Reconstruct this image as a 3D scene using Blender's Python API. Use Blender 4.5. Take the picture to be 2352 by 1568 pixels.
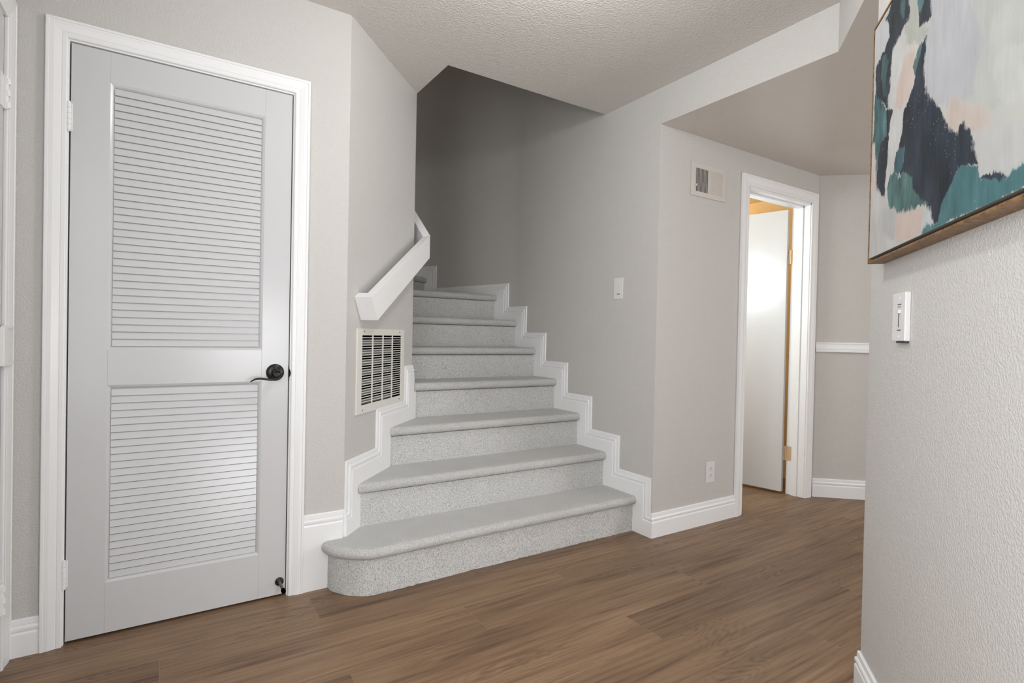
import bpy, bmesh, math, random
import numpy as np
from mathutils import Vector, Matrix
random.seed(7)
for o in list(bpy.data.objects): bpy.data.objects.remove(o)
scene = bpy.context.scene
COL = scene.collection

# ------------------------------------------------------------------ camera
F_PX, YAW, PITCH, ROLL = 1256.565, 0.998868, -0.011356, 0.020637
CAM = Vector((-0.67538, -2.36888, 1.08634))
fw = Vector((math.cos(YAW)*math.cos(PITCH), math.sin(YAW)*math.cos(PITCH), math.sin(PITCH)))
rt = Vector((math.sin(YAW), -math.cos(YAW), 0)); up = rt.cross(fw)
rt2 = rt*math.cos(ROLL) + up*math.sin(ROLL); up2 = -rt*math.sin(ROLL) + up*math.cos(ROLL)
cd = bpy.data.cameras.new('camera'); cam = bpy.data.objects.new('camera', cd); COL.objects.link(cam)
m = Matrix.Identity(4)
for i in range(3):
    m[i][0] = rt2[i]; m[i][1] = up2[i]; m[i][2] = -fw[i]; m[i][3] = CAM[i]
cam.matrix_world = m
cd.sensor_fit = 'HORIZONTAL'; cd.sensor_width = 36; cd.lens = F_PX/2352*36; cd.clip_start = 0.01
scene.camera = cam

# ------------------------------------------------------------------ world, exposure, large lights
scene.view_settings.view_transform = 'Standard'; scene.view_settings.look = 'None'
scene.view_settings.exposure = 0.85; scene.view_settings.gamma = 1.0
scene.view_settings.use_curve_mapping = False
w = bpy.data.worlds.new('sky'); scene.world = w; w.use_nodes = True
w.node_tree.nodes['Background'].inputs[0].default_value = (0.75, 0.85, 1, 1)
w.node_tree.nodes['Background'].inputs[1].default_value = 0.2

def area(name, loc, direction, sx, sy, power, color=(1, 1, 1), spread=180):
    l = bpy.data.lights.new(name, 'AREA'); l.shape = 'RECTANGLE'; l.size = sx; l.size_y = sy
    l.energy = power; l.color = color; l.spread = math.radians(spread)
    o = bpy.data.objects.new(name, l); COL.objects.link(o); o.location = loc
    o.rotation_euler = Vector(direction).to_track_quat('-Z', 'Y').to_euler()
    return o
def bulb(name, loc, power, radius, color=(1, 1, 1)):
    l = bpy.data.lights.new(name, 'POINT'); l.energy = power; l.shadow_soft_size = radius; l.color = color
    o = bpy.data.objects.new(name, l); COL.objects.link(o); o.location = loc
    return o
FILL_BACK = area('fill_light_back', (1.2, -5.38, 1.35), (0, 1, 0), 3.2, 1.9, 4, (0.97, 0.985, 1.0))  # added frontal fill from behind the camera, posed as unseen daylight
FILL_SIDE = area('fill_light_side', (4.45, -3.6, 1.3), (-1, 0, 0), 2.2, 1.8, 35, (0.97, 0.985, 1.0))  # added fill from the unseen right end of the room
FILL_LEFT = area('fill_light_left', (-1.10, -2.0, 1.35), (1, 0.0, 0), 1.3, 1.5, 18, (0.97, 0.985, 1.0))  # added fill beside the camera to brighten the stairs and right-hand walls
HALL_LAMP = bulb('hall_lamp_light', (0.42, -1.0, 2.36), 9.8, 0.07, (1.0, 0.99, 0.97))
LOW_FILL = bulb('low_fill_light', (0.0, -2.75, 1.0), 30, 0.36, (0.98, 0.99, 1.0))  # added soft fill bulb near the camera, no fixture there
BATH_LAMP = bulb('bathroom_wall_light', (1.90, 0.22, 1.60), 20, 0.26, (0.74, 0.87, 1.0))
BATH_WARM = bulb('bathroom_ceiling_light', (3.2, 0.98, 2.12), 7, 0.08, (1.0, 0.60, 0.20))
CORR_FILL = bulb('corridor_fill_light', (3.0, -2.4, 1.6), 7, 0.10, (1.0, 0.86, 0.72))  # added warm fill for the corridor and its floor
UP_FILL = area('upstairs_fill_light', (0.3, 1.9, 4.85), (0, 0, -1), 1.2, 0.8, 1.2, (1, 0.80, 0.60))  # added weak fill at the unseen top of the stairwell

# ------------------------------------------------------------------ materials
def srgb(r, g, b):
    f = lambda c: (c/255/12.92) if c/255 <= 0.04045 else ((c/255+0.055)/1.055)**2.4
    return (f(r), f(g), f(b), 1)
class NT:
    def __init__(s, name):
        s.m = bpy.data.materials.new(name); s.m.use_nodes = True; s.t = s.m.node_tree
        s.b = s.t.nodes['Principled BSDF']
    def n(s, typ, **kw):
        x = s.t.nodes.new(typ)
        for k, v in kw.items(): setattr(x, k, v)
        return x
    def l(s, a, b): s.t.links.new(a, b)
    def coord(s, which='Object', scale=(1, 1, 1)):
        tc = s.n('ShaderNodeTexCoord'); mp = s.n('ShaderNodeMapping'); mp.inputs['Scale'].default_value = scale
        s.l(tc.outputs[which], mp.inputs[0]); return mp.outputs[0]
    def noise(s, vec, scale, detail=2, rough=0.5, dist=0.0):
        x = s.n('ShaderNodeTexNoise'); x.inputs['Scale'].default_value = scale; x.inputs['Detail'].default_value = detail
        x.inputs['Roughness'].default_value = rough; x.inputs['Distortion'].default_value = dist
        if vec: s.l(vec, x.inputs['Vector'])
        return x.outputs[0]
    def ramp(s, fac, stops):
        r = s.n('ShaderNodeValToRGB'); el = r.color_ramp.elements
        while len(el) < len(stops): el.new(0.5)
        for e_, (p, c) in zip(el, stops): e_.position = p; e_.color = c if len(c) == 4 else (*c, 1)
        s.l(fac, r.inputs[0]); return r.outputs[0]
    def mix(s, fac, a, b, mode='MIX'):
        x = s.n('ShaderNodeMix', data_type='RGBA', blend_type=mode)
        for sock, v in ((x.inputs[0], fac), (x.inputs[6], a), (x.inputs[7], b)):
            if isinstance(v, (int, float)): sock.default_value = v
            elif isinstance(v, tuple): sock.default_value = v
            else: s.l(v, sock)
        return x.outputs[2]
    def math(s, op, a, b=0.0):
        x = s.n('ShaderNodeMath', operation=op)
        for sock, v in ((x.inputs[0], a), (x.inputs[1], b)):
            if isinstance(v, (int, float)): sock.default_value = v
            else: s.l(v, sock)
        return x.outputs[0]
    def bump(s, h, strength, dist):
        x = s.n('ShaderNodeBump'); x.inputs['Strength'].default_value = strength; x.inputs['Distance'].default_value = dist
        s.l(h, x.inputs['Height']); s.l(x.outputs[0], s.b.inputs['Normal']); return x
    def base(s, c):
        if isinstance(c, tuple): s.b.inputs['Base Color'].default_value = c
        else: s.l(c, s.b.inputs['Base Color'])
    def rough(s, r, spec=0.5):
        if isinstance(r, (int, float)): s.b.inputs['Roughness'].default_value = r
        else: s.l(r, s.b.inputs['Roughness'])
        s.b.inputs['Specular IOR Level'].default_value = spec

def paint_wall(name, rgb, bscale, bstr, bdist, rough=0.55, spec=0.35):
    t = NT(name); co = t.coord()
    a = t.noise(co, bscale*1.6, 2, 0.55, 0.2); b = t.noise(co, bscale*0.35, 2)
    h = t.ramp(a, [(0.38, (0, 0, 0)), (0.62, (1, 1, 1))])
    h2 = t.mix(0.3, h, b)
    t.bump(h2, bstr, bdist)
    tone = t.noise(co, 1.3, 2)
    t.base(t.mix(t.math('MULTIPLY', tone, 0.25), srgb(*rgb), srgb(*[max(0, c-6) for c in rgb])))
    t.rough(rough, spec); return t.m
M_WALL = paint_wall('wall_paint', (203, 201, 198), 105, 0.55, 0.0022)
M_CEIL = paint_wall('ceiling_paint', (216, 213, 208), 70, 0.5, 0.004)
M_SOFFIT = paint_wall('soffit_paint', (208, 202, 195), 75, 0.4, 0.0022, 0.29, 0.5)
M_BATH = paint_wall('bathroom_paint', (224, 208, 176), 80, 0.3, 0.002)
def plain(name, rgb, rough, spec=0.5, metal=0.0, bump=None):
    t = NT(name); t.base(srgb(*rgb)); t.rough(rough, spec); t.b.inputs['Metallic'].default_value = metal
    co = t.coord(); n = t.noise(co, 30 if bump is None else bump[0], 2)
    t.base(t.mix(t.math('MULTIPLY', n, 0.3), srgb(*rgb), srgb(*[max(0, c-5) for c in rgb])))
    t.bump(n, 0.05 if bump is None else bump[1], 0.001); return t.m
M_TRIM = plain('white_trim_paint', (241, 242, 243), 0.32, 0.5)
M_DOOR = plain('white_door_paint', (205, 206, 208), 0.24, 0.5)
M_PLAST = plain('white_plastic', (224, 224, 224), 0.3)
M_BLACK = plain('oil_rubbed_black_metal', (38, 38, 39), 0.3, 0.6, 0.5)
M_DARK = plain('dark_void', (6, 6, 6), 0.9, 0.0)
M_BRASS = plain('pale_brass', (232, 208, 176), 0.35, 0.5, 0.5)
M_GREY = plain('grey_filter', (120, 118, 112), 0.9, 0.1, 0, (220, 0.6))
M_VENT = plain('ivory_enamel', (226, 225, 219), 0.35)
M_VENTP = plain('vent_enamel_wall_coloured', (207, 202, 196), 0.4)
M_SEAM = plain('dark_seam', (70, 68, 66), 0.7)

def carpet(name, stretch):
    t = NT(name); co = t.coord('Object', stretch)
    a = t.noise(co, 760, 2, 0.75); b = t.noise(t.coord(), 9, 3, 0.6); c = t.noise(co, 300, 3, 0.75)
    col = t.ramp(a, [(0.38, srgb(78, 77, 75)), (0.46, srgb(176, 175, 173)), (0.53, srgb(246, 246, 245)), (0.72, srgb(253, 253, 252))])
    col = t.mix(0.45, col, t.ramp(c, [(0.38, srgb(110, 109, 107)), (0.48, srgb(236, 236, 235)), (0.7, srgb(253, 253, 252))]))
    col = t.mix(1.0, col, t.ramp(b, [(0.3, (0.93, 0.93, 0.925)), (0.7, (1.0, 1.0, 1.0))]), 'MULTIPLY')
    t.base(col); t.rough(0.95, 0.1)
    t.bump(t.math('ADD', a, c), 0.7, 0.004)
    t.b.inputs['Sheen Weight'].default_value = 0.2
    return t.m
M_CARP = carpet('carpet_pile_tread', (1, 1, 1))
M_CARPR = carpet('carpet_pile_riser', (1, 1, 0.42))

def floor_mat():
    t = NT('oak_plank_floor')
    at = t.n('ShaderNodeAttribute', attribute_name='tone'); sep = t.n('ShaderNodeSeparateColor'); t.l(at.outputs['Color'], sep.inputs[0])
    uv = t.n('ShaderNodeUVMap', uv_map='plank'); off = t.n('ShaderNodeVectorMath', operation='MULTIPLY_ADD')
    t.l(at.outputs['Color'], off.inputs[0]); off.inputs[1].default_value = (37, 53, 0); t.l(uv.outputs[0], off.inputs[2])
    def mp(sc):
        q = t.n('ShaderNodeMapping'); q.inputs['Scale'].default_value = sc; t.l(off.outputs[0], q.inputs[0]); return q.outputs[0]
    # cathedral figure: contour lines of a smooth stretched field
    field = t.noise(mp((1.15, 7.0, 1)), 1.0, 1.5, 0.45, 0.25)
    rings = t.math('SINE', t.math('MULTIPLY_ADD', field, 260))
    rings.node.inputs[0].links[0].from_node.inputs[2].default_value = 0
    t.l(t.math('MULTIPLY', t.noise(mp((14, 60, 1)), 1.0, 3), 9.0), rings.node.inputs[0].links[0].from_node.inputs[2])
    rings = t.math('MULTIPLY_ADD', rings, 0.5); rings.node.inputs[2].default_value = 0.5
    rmask = t.ramp(t.noise(mp((1.6, 5.0, 3)), 1.0, 1), [(0.50, (0, 0, 0)), (0.64, (1, 1, 1))])
    streak = t.noise(mp((2.2, 60, 1)), 1.0, 5, 0.6, 0.4)
    fine = t.noise(mp((9, 420, 1)), 1.0, 3, 0.6)
    broad = t.noise(mp((1.1, 9, 5)), 1.0, 3, 0.55, 0.6)
    col = t.ramp(broad, [(0.30, srgb(102, 78, 62)), (0.42, srgb(138, 111, 89)), (0.58, srgb(164, 136, 110)), (0.8, srgb(178, 150, 121))])
    col = t.mix(0.5, col, t.ramp(streak, [(0.33, srgb(92, 70, 55)), (0.46, srgb(146, 119, 96)), (0.68, srgb(174, 146, 118))]))
    col = t.mix(t.math('MULTIPLY', rmask, 0.42), col, t.ramp(rings, [(0.0, srgb(92, 70, 54)), (0.28, srgb(138, 112, 90)), (1.0, srgb(166, 140, 114))]))
    col = t.mix(0.35, col, t.ramp(fine, [(0.35, (0.55, 0.5, 0.46)), (0.55, (1, 1, 1))]), 'MULTIPLY')
    tone = t.ramp(sep.outputs[0], [(0.0, (0.62, 0.585, 0.53)), (0.5, (0.735, 0.70, 0.64)), (1.0, (0.86, 0.82, 0.75))])
    col = t.mix(1.0, col, tone, 'MULTIPLY')
    # plank-edge highlights: light caught on the micro-bevels, painted as lighter colour
    su = t.n('ShaderNodeSeparateXYZ'); t.l(uv.outputs[0], su.inputs[0])
    def edge(c_, L):
        a = t.math('SUBTRACT', L, c_); mn = t.math('MINIMUM', c_, a); return t.math('LESS_THAN', mn, 0.0007)
    e_ = t.math('MAXIMUM', edge(su.outputs[0], 1.53), edge(su.outputs[1], 0.193))
    col = t.mix(t.math('MULTIPLY', e_, 0.28), col, srgb(190, 165, 140))
    t.base(col)
    r = t.ramp(streak, [(0.3, (0.5, 0.5, 0.5)), (0.7, (0.38, 0.38, 0.38))]); t.l(r, t.b.inputs['Roughness'])
    t.b.inputs['Specular IOR Level'].default_value = 0.4
    t.bump(t.math('ADD', fine, t.math('MULTIPLY', rings, 0.15)), 0.12, 0.0008)
    return t.m
M_FLOOR = floor_mat()

def wood_mat():
    t = NT('frame_oak'); co = t.coord('Object', (14, 14, 14))
    n = t.noise(co, 3, 6, 0.65, 1.5)
    t.base(t.ramp(n, [(0.3, srgb(72, 50, 28)), (0.5, srgb(122, 90, 54)), (0.7, srgb(150, 116, 76))])); t.rough(0.5)
    t.bump(n, 0.2, 0.001); return t.m
M_FRAME = wood_mat()

# ------------------------------------------------------------------ mesh helpers
UP = Vector((0, 0, 1))
class Frame:
    """s along a wall, v out of it, z up"""
    def __init__(s, O, e, n): s.O = Vector(O); s.e = Vector(e).normalized(); s.n = Vector(n).normalized()
    def __call__(s, a, v, z): return s.O + s.e*a + s.n*v + UP*z
aD = math.radians(46.1); aE = math.radians(38.8)
FA = Frame((0, 0, 0), (1, 0, 0), (0, -1, 0))
FD = Frame((0, 0, 0), (math.cos(aD), math.sin(aD), 0), (math.sin(aD), -math.cos(aD), 0))
FB = Frame((1.589, 0, 0), (0, 1, 0), (-1, 0, 0))
FC = Frame((0, -.294, 0), (1, 0, 0), (0, -1, 0))
FG = Frame((3.19, -.294, 0), (.74, -.672, 0), (-.672, -.74, 0))
FE = Frame((1.593, -1.21, 0), (math.cos(aE), math.sin(aE), 0), (-math.sin(aE), math.cos(aE), 0))
FL = Frame((-1.090, 0, 0), (0, -1, 0), (1, 0, 0))
W0 = Frame((0, 0, 0), (1, 0, 0), (0, 1, 0))      # plain world frame

class CurveFrame:
    """like Frame, but s runs along a smooth curve in plan"""
    def __init__(s, pts, s0, side):
        for _ in range(4):
            o = [pts[0]]
            for a, c in zip(pts, pts[1:]): o += [a*.75+c*.25, a*.25+c*.75]
            pts = o+[pts[-1]]
        s.p = pts; s.L = [s0]; s.side = side
        for a, c in zip(pts, pts[1:]): s.L.append(s.L[-1]+(c-a).length)
    def __call__(s, a, v, z):
        i = 0
        while i < len(s.p)-2 and s.L[i+1] < a: i += 1
        d = (s.p[i+1]-s.p[i]).normalized(); q = s.p[i]+d*(a-s.L[i]); n = Vector((-d.y, d.x))*s.side
        return Vector((q.x+n.x*v, q.y+n.y*v, z))
CB = CurveFrame([Vector(p) for p in ((1.589, -.294), (1.589, .4), (1.589, .96), (1.589, 1.20), (1.486, 1.61), (1.384, 2.01), (1.27, 2.18), (1.0, 2.33), (.5, 2.39), (-1.0, 2.39))], -.294, 1)
class MB:
    def __init__(s): s.v = []; s.f = []; s.mi = []
    def add(s, verts, faces, mi=0):
        k = len(s.v); s.v += [tuple(p) for p in verts]; s.f += [tuple(i+k for i in f) for f in faces]; s.mi += [mi]*len(faces); return s
    def box(s, F, s0, s1, v0, v1, z0, z1, mi=0):
        P = [F(a, b, c) for a in (s0, s1) for b in (v0, v1) for c in (z0, z1)]
        return s.add(P, [(0, 1, 3, 2), (4, 6, 7, 5), (0, 4, 5, 1), (2, 3, 7, 6), (0, 2, 6, 4), (1, 5, 7, 3)], mi)
    def prism(s, pts, z0, z1, mi=0):
        n = len(pts); P = [(x, y, z0) for x, y in pts] + [(x, y, z1) for x, y in pts]
        return s.add(P, [tuple(range(n)), tuple(range(n, 2*n))] + [(i, (i+1) % n, (i+1) % n+n, i+n) for i in range(n)], mi)
    def rings(s, rings, cap=True, mi=0, closed=True):
        n = len(rings[0]); V = [p for r in rings for p in r]; Fc = []
        for k in range(len(rings)-1):
            for i in range(n if closed else n-1):
                j = (i+1) % n; Fc.append((k*n+i, k*n+j, (k+1)*n+j, (k+1)*n+i))
        if cap: Fc += [tuple(range(n)), tuple(range((len(rings)-1)*n, len(rings)*n))]
        return s.add(V, Fc, mi)
    def disc(s, F, sc, zc, prof, seg=32, mi=0):
        """lathe about the axis F.n through (sc, zc); prof = [(radius, v)]"""
        return s.rings([[F(sc+r*math.cos(2*math.pi*i/seg), v, zc+r*math.sin(2*math.pi*i/seg)) for i in range(seg)] for r, v in prof], True, mi)
    def tube(s, pts, rad, seg=12, mi=0):
        R = []
        for k, p in enumerate(pts):
            p = Vector(p); a = Vector(pts[max(0, k-1)]); b = Vector(pts[min(len(pts)-1, k+1)]); d = (b-a).normalized()
            x = d.cross(UP); x = x.normalized() if x.length > 1e-4 else Vector((1, 0, 0)); y = x.cross(d)
            r = rad[k] if isinstance(rad, (list, tuple)) else rad
            ra, rb = r if isinstance(r, tuple) else (r, r)
            R.append([p + x*ra*math.cos(2*math.pi*i/seg) + y*rb*math.sin(2*math.pi*i/seg) for i in range(seg)])
        return s.rings(R, True, mi)
    def build(s, name, mats, parent=None, smooth=False, bevel=0, fix=True):
        me = bpy.data.meshes.new(name); me.from_pydata(s.v, [], s.f)
        mats = mats if isinstance(mats, (list, tuple)) else [mats]
        for mt in mats: me.materials.append(mt)
        me.polygons.foreach_set('material_index', s.mi)
        if fix:
            b = bmesh.new(); b.from_mesh(me); bmesh.ops.recalc_face_normals(b, faces=b.faces); b.to_mesh(me); b.free()
        if smooth:
            for p in me.polygons: p.use_smooth = True
            me.set_sharp_from_angle(angle=math.radians(40))
        me.update()
        o = bpy.data.objects.new(name, me); COL.objects.link(o)
        if parent:
            o.parent = parent
            o.matrix_parent_inverse = Matrix.Translation(-parent_world(parent))
        if bevel:
            bv = o.modifiers.new('bevel', 'BEVEL'); bv.width = bevel; bv.segments = 2; bv.limit_method = 'ANGLE'; bv.angle_limit = math.radians(40)
        return o
def parent_world(p):
    return Vector(p.location) if p.type == 'EMPTY' else Vector((0, 0, 0))
def empty(name, loc, parent=None):
    o = bpy.data.objects.new(name, None); COL.objects.link(o); o.location = loc; o.empty_display_size = 0.1
    return o
def tag(o, label=None, cat=None, group=None, kind=None):
    if label: o['label'] = label
    if cat: o['category'] = cat
    if group: o['group'] = group
    if kind: o['kind'] = kind
    return o
def struct(o, label=None, cat=None): return tag(o, label, cat, None, 'structure')

def strip(mb, path, prof, F, sh0=0.0, sh1=0.0, zmin=None, mi=0, closed=False, sub=0):
    """moulding along a path in the wall plane (s,z); the body lies to the right of travel.
    prof = [(u inward, v out)], mitred at the vertices; sh0/sh1 shear the ends by v."""
    if closed: path = [path[-1]]+list(path)+[path[0], path[1]]
    n = len(path); D = []
    for i in range(n-1):
        dx, dz = path[i+1][0]-path[i][0], path[i+1][1]-path[i][1]; L = math.hypot(dx, dz); D.append((dx/L, dz/L))
    rings = []
    for i, (a, z) in enumerate(path):
        if i == 0: mx, mz = D[0][1], -D[0][0]
        elif i == n-1: mx, mz = D[-1][1], -D[-1][0]
        else:
            n1 = (D[i-1][1], -D[i-1][0]); n2 = (D[i][1], -D[i][0]); k = 1+n1[0]*n2[0]+n1[1]*n2[1]
            mx, mz = (n1[0]+n2[0])/k, (n1[1]+n2[1])/k
        r = []
        for u, v in prof:
            x, y = a+mx*u, z+mz*u
            if i == 0: x -= D[0][0]*sh0*v; y -= D[0][1]*sh0*v
            if i == n-1: x += D[-1][0]*sh1*v; y += D[-1][1]*sh1*v
            if zmin is not None: y = max(y, zmin)
            r.append((x, v, y))
        rings.append(r)
    if sub:
        o = [rings[0]]
        for ra, rb in zip(rings, rings[1:]):
            k = max(1, int(abs(rb[0][0]-ra[0][0])/sub)); o += [[tuple(p+(q-p)*j/k for p, q in zip(A_, B_)) for A_, B_ in zip(ra, rb)] for j in range(1, k+1)]
        rings = o
    rings = [[F(*p) for p in r] for r in rings]
    mb.rings(rings[1:-1] if closed else rings, not closed, mi)
    return mb
def base_prof(h): return [(0, 0), (0, .004), (.003, .0075), (.018, .0085), (.0195, .0068), (.0215, .0068), (.023, .011), (.028, .0135), (.036, .0130), (.041, .0098), (.0435, .0098), (.046, .0125), (.050, .0135), (h, .0135), (h, 0)]
CASE = [(0, 0), (0, .016), (.002, .018), (.009, .018), (.0105, .0155), (.0125, .0160), (.022, .0165), (.032, .0138), (.040, .0115), (.0415, .0100), (.044, .0112), (.054, .0112), (.0565, .0095), (.0575, .008), (.0575, 0)]

# ------------------------------------------------------------------ floor
def build_floor():
    me = bpy.data.meshes.new('floor'); V = []; Fc = []; UV = []; T = []
    Wd, Ln = .193, 1.53; rnd = random.Random(21)
    for i in range(-9, 28):
        y1 = -.065-Wd*i; y0 = y1-Wd; x0 = -.155-.51*i; x0 -= Ln*math.ceil((x0+1.3)/Ln)+Ln
        while x0 < 4.6:
            k = len(V); V += [(x0, y0, 0), (x0+Ln, y0, 0), (x0+Ln, y1, 0), (x0, y1, 0)]; Fc.append((k, k+1, k+2, k+3))
            UV += [(0, 0), (Ln, 0), (Ln, Wd), (0, Wd)]; t = (rnd.random(), rnd.random(), rnd.random(), 1); T += [t]*4
            x0 += Ln
    me.from_pydata(V, [], Fc)
    uv = me.uv_layers.new(name='plank')
    for i, c in enumerate(UV): uv.data[i].uv = c
    ca = me.color_attributes.new('tone', 'FLOAT_COLOR', 'CORNER')
    for i, c in enumerate(T): ca.data[i].color = c
    me.materials.append(M_FLOOR); o = bpy.data.objects.new('floor', me); COL.objects.link(o)
    struct(o, 'brown oak plank floor running towards the bathroom door')
build_floor()

# ------------------------------------------------------------------ walls
ZC, ZS = 2.44, 2.245
# wall A (louvered door wall), thickness .11 behind; opening -.945..-.228 x 0..2.05
b = MB(); b.box(FA, -1.09, -.945, -.11, 0, 0, ZC); b.box(FA, -.228, 0, -.11, 0, 0, ZC); b.box(FA, -.945, -.228, -.11, 0, 2.05, ZC)
struct(b.build('wall_front', M_WALL), 'greige wall around the louvered door')
# wall D (diagonal) with the stair's inner wall behind it
b = MB(); P2 = FD(.7649, 0, 0); q0 = FD(0, 0, 0); q1 = FD(.02, -.11, 0)
b.prism([(0, 0), (P2.x, P2.y), (P2.x, P2.y+.08), (0, .11)], 0, ZC+.3)
struct(b.build('wall_diagonal', M_WALL), 'diagonal greige wall carrying the handrail and the return grille')
b = MB(); b.box(W0, -1.07, P2.x-.11, 1.35, 1.46, 0, 5.0); b.box(W0, P2.x-.11, P2.x, P2.y+.08, 1.46, 0, ZC+.3)
struct(b.build('wall_stair_inner', M_WALL))
# wall B, x = 1.589
b = MB(); b.box(FB, -.294, .7, -.12, 0, 0, 5.0)
b2 = MB(); b2.prism([(1.709, .7), (1.589, .7)]+[(p.x, p.y) for p in CB.p if p.y > .71]+[(-1.0, 2.55), (1.709, 2.55)], 0, 5.0)
struct(b2.build('wall_stair_curved', M_WALL, None, True))
struct(b.build('wall_right', M_WALL), 'tall greige wall along the right side of the stairs')
b = MB(); b.box(W0, -1.1, -1.0, 1.47, 2.52, 0, 5.0); struct(b.build('wall_stair_end', M_WALL))
b = MB(); b.box(W0, .42, 1.589, .04, .152, ZC+.3, 5.0); b.box(W0, .42, P2.x, .152, 1.46, ZC+.3, 5.0)
struct(b.build('wall_upper', M_WALL))
b = MB(); b.box(W0, -1.1, 1.71, .04, 2.52, 5.0, 5.1); struct(b.build('ceiling_upper', M_CEIL))
# wall C (corridor) with bathroom door opening 2.388..3.088, z<2.03
b = MB(); b.box(FC, 1.709, 2.388, -.124, 0, 0, ZS); b.box(FC, 3.088, 4.3, -.124, -.001, 0, ZS); b.box(FC, 2.388, 3.088, -.124, 0, 2.03, ZS)
struct(b.build('wall_corridor', M_WALL), 'greige corridor wall with the bathroom door')
b = MB(); b.box(FG, 0, 1.7, -.10, 0, 0, ZS); struct(b.build('wall_far_right', M_WALL), 'greige wall with a chair rail at the end of the corridor')
# wall E, near right
b = MB(); b.box(FE, -1.52, -.520, -.11, 0, 0, ZS); struct(b.build('wall_near_right', M_WALL), 'near greige wall with the framed painting and dimmer')
b = MB(); b.box(FE, -1.52, -1.41, -2.2, -.11, 0, ZS); struct(b.build('wall_near_return', M_WALL))
# left wall (with its own door nearer the camera), back and side walls of the room
b = MB(); b.box(FL, -1.46, .086, -.11, 0, 0, ZC); b.box(FL, .086, .89, -.11, 0, 2.05, ZC); b.box(FL, .89, 1.3, -.11, 0, 0, ZC); b.box(FL, 2.7, 5.5, -.11, 0, 0, ZC); b.box(FL, 1.3, 2.7, -.11, 0, 0, .55); b.box(FL, 1.3, 2.7, -.11, 0, 2.15, ZC)
struct(b.build('wall_left', M_WALL))
b = MB(); b.box(W0, -1.18, -.4, -5.6, -5.5, 0, ZC); b.box(W0, 2.8, 4.6, -5.6, -5.5, 0, ZC); b.box(W0, -.4, 2.8, -5.6, -5.5, 0, .4); b.box(W0, -.4, 2.8, -5.6, -5.5, 2.3, ZC)
struct(b.build('wall_back', M_WALL))
b = MB(); b.box(W0, 4.5, 4.6, -5.5, -4.7, 0, ZC); b.box(W0, 4.5, 4.6, -2.5, 1.6, 0, ZC); b.box(W0, 4.5, 4.6, -4.7, -2.5, 0, .4); b.box(W0, 4.5, 4.6, -4.7, -2.5, 2.2, ZC)
struct(b.build('wall_side', M_WALL))
b = MB(); b.box(W0, 4.28, 4.5, -1.35, -1.25, 0, ZC); struct(b.build('wall_side_return', M_WALL))
def added_window(name, F, s0, s1, z0, z1):  # unseen glazing frames, invented to go with the added fill lights
    e = empty(name, F(s0, 0, z0)); struct(e)
    m_ = MB()
    for a, c in ((s0, s0+.05), (s1-.05, s1), ((s0+s1)/2-.025, (s0+s1)/2+.025)): m_.box(F, a, c, -.08, .0, z0, z1)
    m_.box(F, s0, s1, -.08, 0, z0, z0+.05); m_.box(F, s0, s1, -.08, 0, z1-.05, z1); m_.build('window_frame', M_TRIM, e)
    return e
added_window('added_window_1', Frame((0, -5.5, 0), (1, 0, 0), (0, 1, 0)), -.4, 2.8, .4, 2.3)
added_window('added_window_3', FL, 1.3, 2.7, .55, 2.15)
added_window('added_window_2', Frame((4.5, 0, 0), (0, 1, 0), (-1, 0, 0)), -4.7, -2.5, .4, 2.2)

# ceilings
b = MB()
b.prism([(-1.18, -5.6), (1.589, -5.6), (1.589, .152), (P2.x, .152), (P2.x, P2.y), (0, 0), (-.02, .11), (-1.18, .11)], ZC, ZC+.3)
struct(b.build('ceiling', M_CEIL), 'textured pale ceiling over the hall with a cut-out above the stairs')
pe0 = FE(-.520, 0, 0); pe1 = FE(-1.52, 0, 0); pk = FE(0, 0, 0); pe1b = FE(-1.52, -2.2, 0)
b = MB(); b.prism([(1.589, -.2945), (1.589, -1.2134), (pe0.x, pe0.y), (pe1.x, pe1.y), (pe1b.x, pe1b.y), (pe1b.x, -5.5), (4.5, -5.5), (4.5, 1.7), (1.709, 1.7), (1.709, -.2945)], ZS, ZC, 0)
b.mi = [0]*len(b.mi); b.mi[0] = 1
struct(b.build('ceiling_corridor', [M_WALL, M_SOFFIT]), 'lowered corridor ceiling and its pale fascia above the opening')

# bathroom beyond the corridor door
b = MB(); b.box(W0, 1.709, 3.6, 1.5, 1.6, 0, ZS); b.box(W0, 3.5, 3.6, -.17, 1.5, 0, ZS); b.box(W0, 1.709, 1.72, -.17, 1.5, 0, ZS)
b.box(W0, 1.72, 3.5, -.17, 1.5, ZS-.012, ZS-.001)
struct(b.build('wall_bathroom', M_BATH))

# ------------------------------------------------------------------ baseboards and stair skirts
PB = base_prof(.122)
b = MB(); strip(b, [(-1.0725, .122), (-1.002, .122)], PB, FA); struct(b.build('baseboard_left', M_TRIM), 'short white baseboard left of the louvered door')
b = MB(); strip(b, [(1.589, .132), (2.3075, .132)], base_prof(.132), FC, 1.0, 0); struct(b.build('baseboard_corridor', M_TRIM), 'white baseboard under the outlet')
b = MB(); strip(b, [(0, .128), (1.6, .128)], base_prof(.128), FG); struct(b.build('baseboard_far_right', M_TRIM), 'white baseboard under the chair rail')
b = MB(); strip(b, [(-1.52, .116), (-.520, .116)], base_prof(.116), FE, 0, 1.0); strip(b, [(-.520, .116), (-.520, .116)][:0] or [(0, .116), (.11, .116)], base_prof(.116), Frame(FE(-.520, 0, 0), -FE.n, FE.e), 1.0, 0)
struct(b.build('baseboard_near_right', M_TRIM), 'white baseboard at the foot of the near wall')
b = MB(); strip(b, [(.89+.06, .122), (5.4, .122)], PB, FL); struct(b.build('baseboard_room', M_TRIM))
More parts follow.
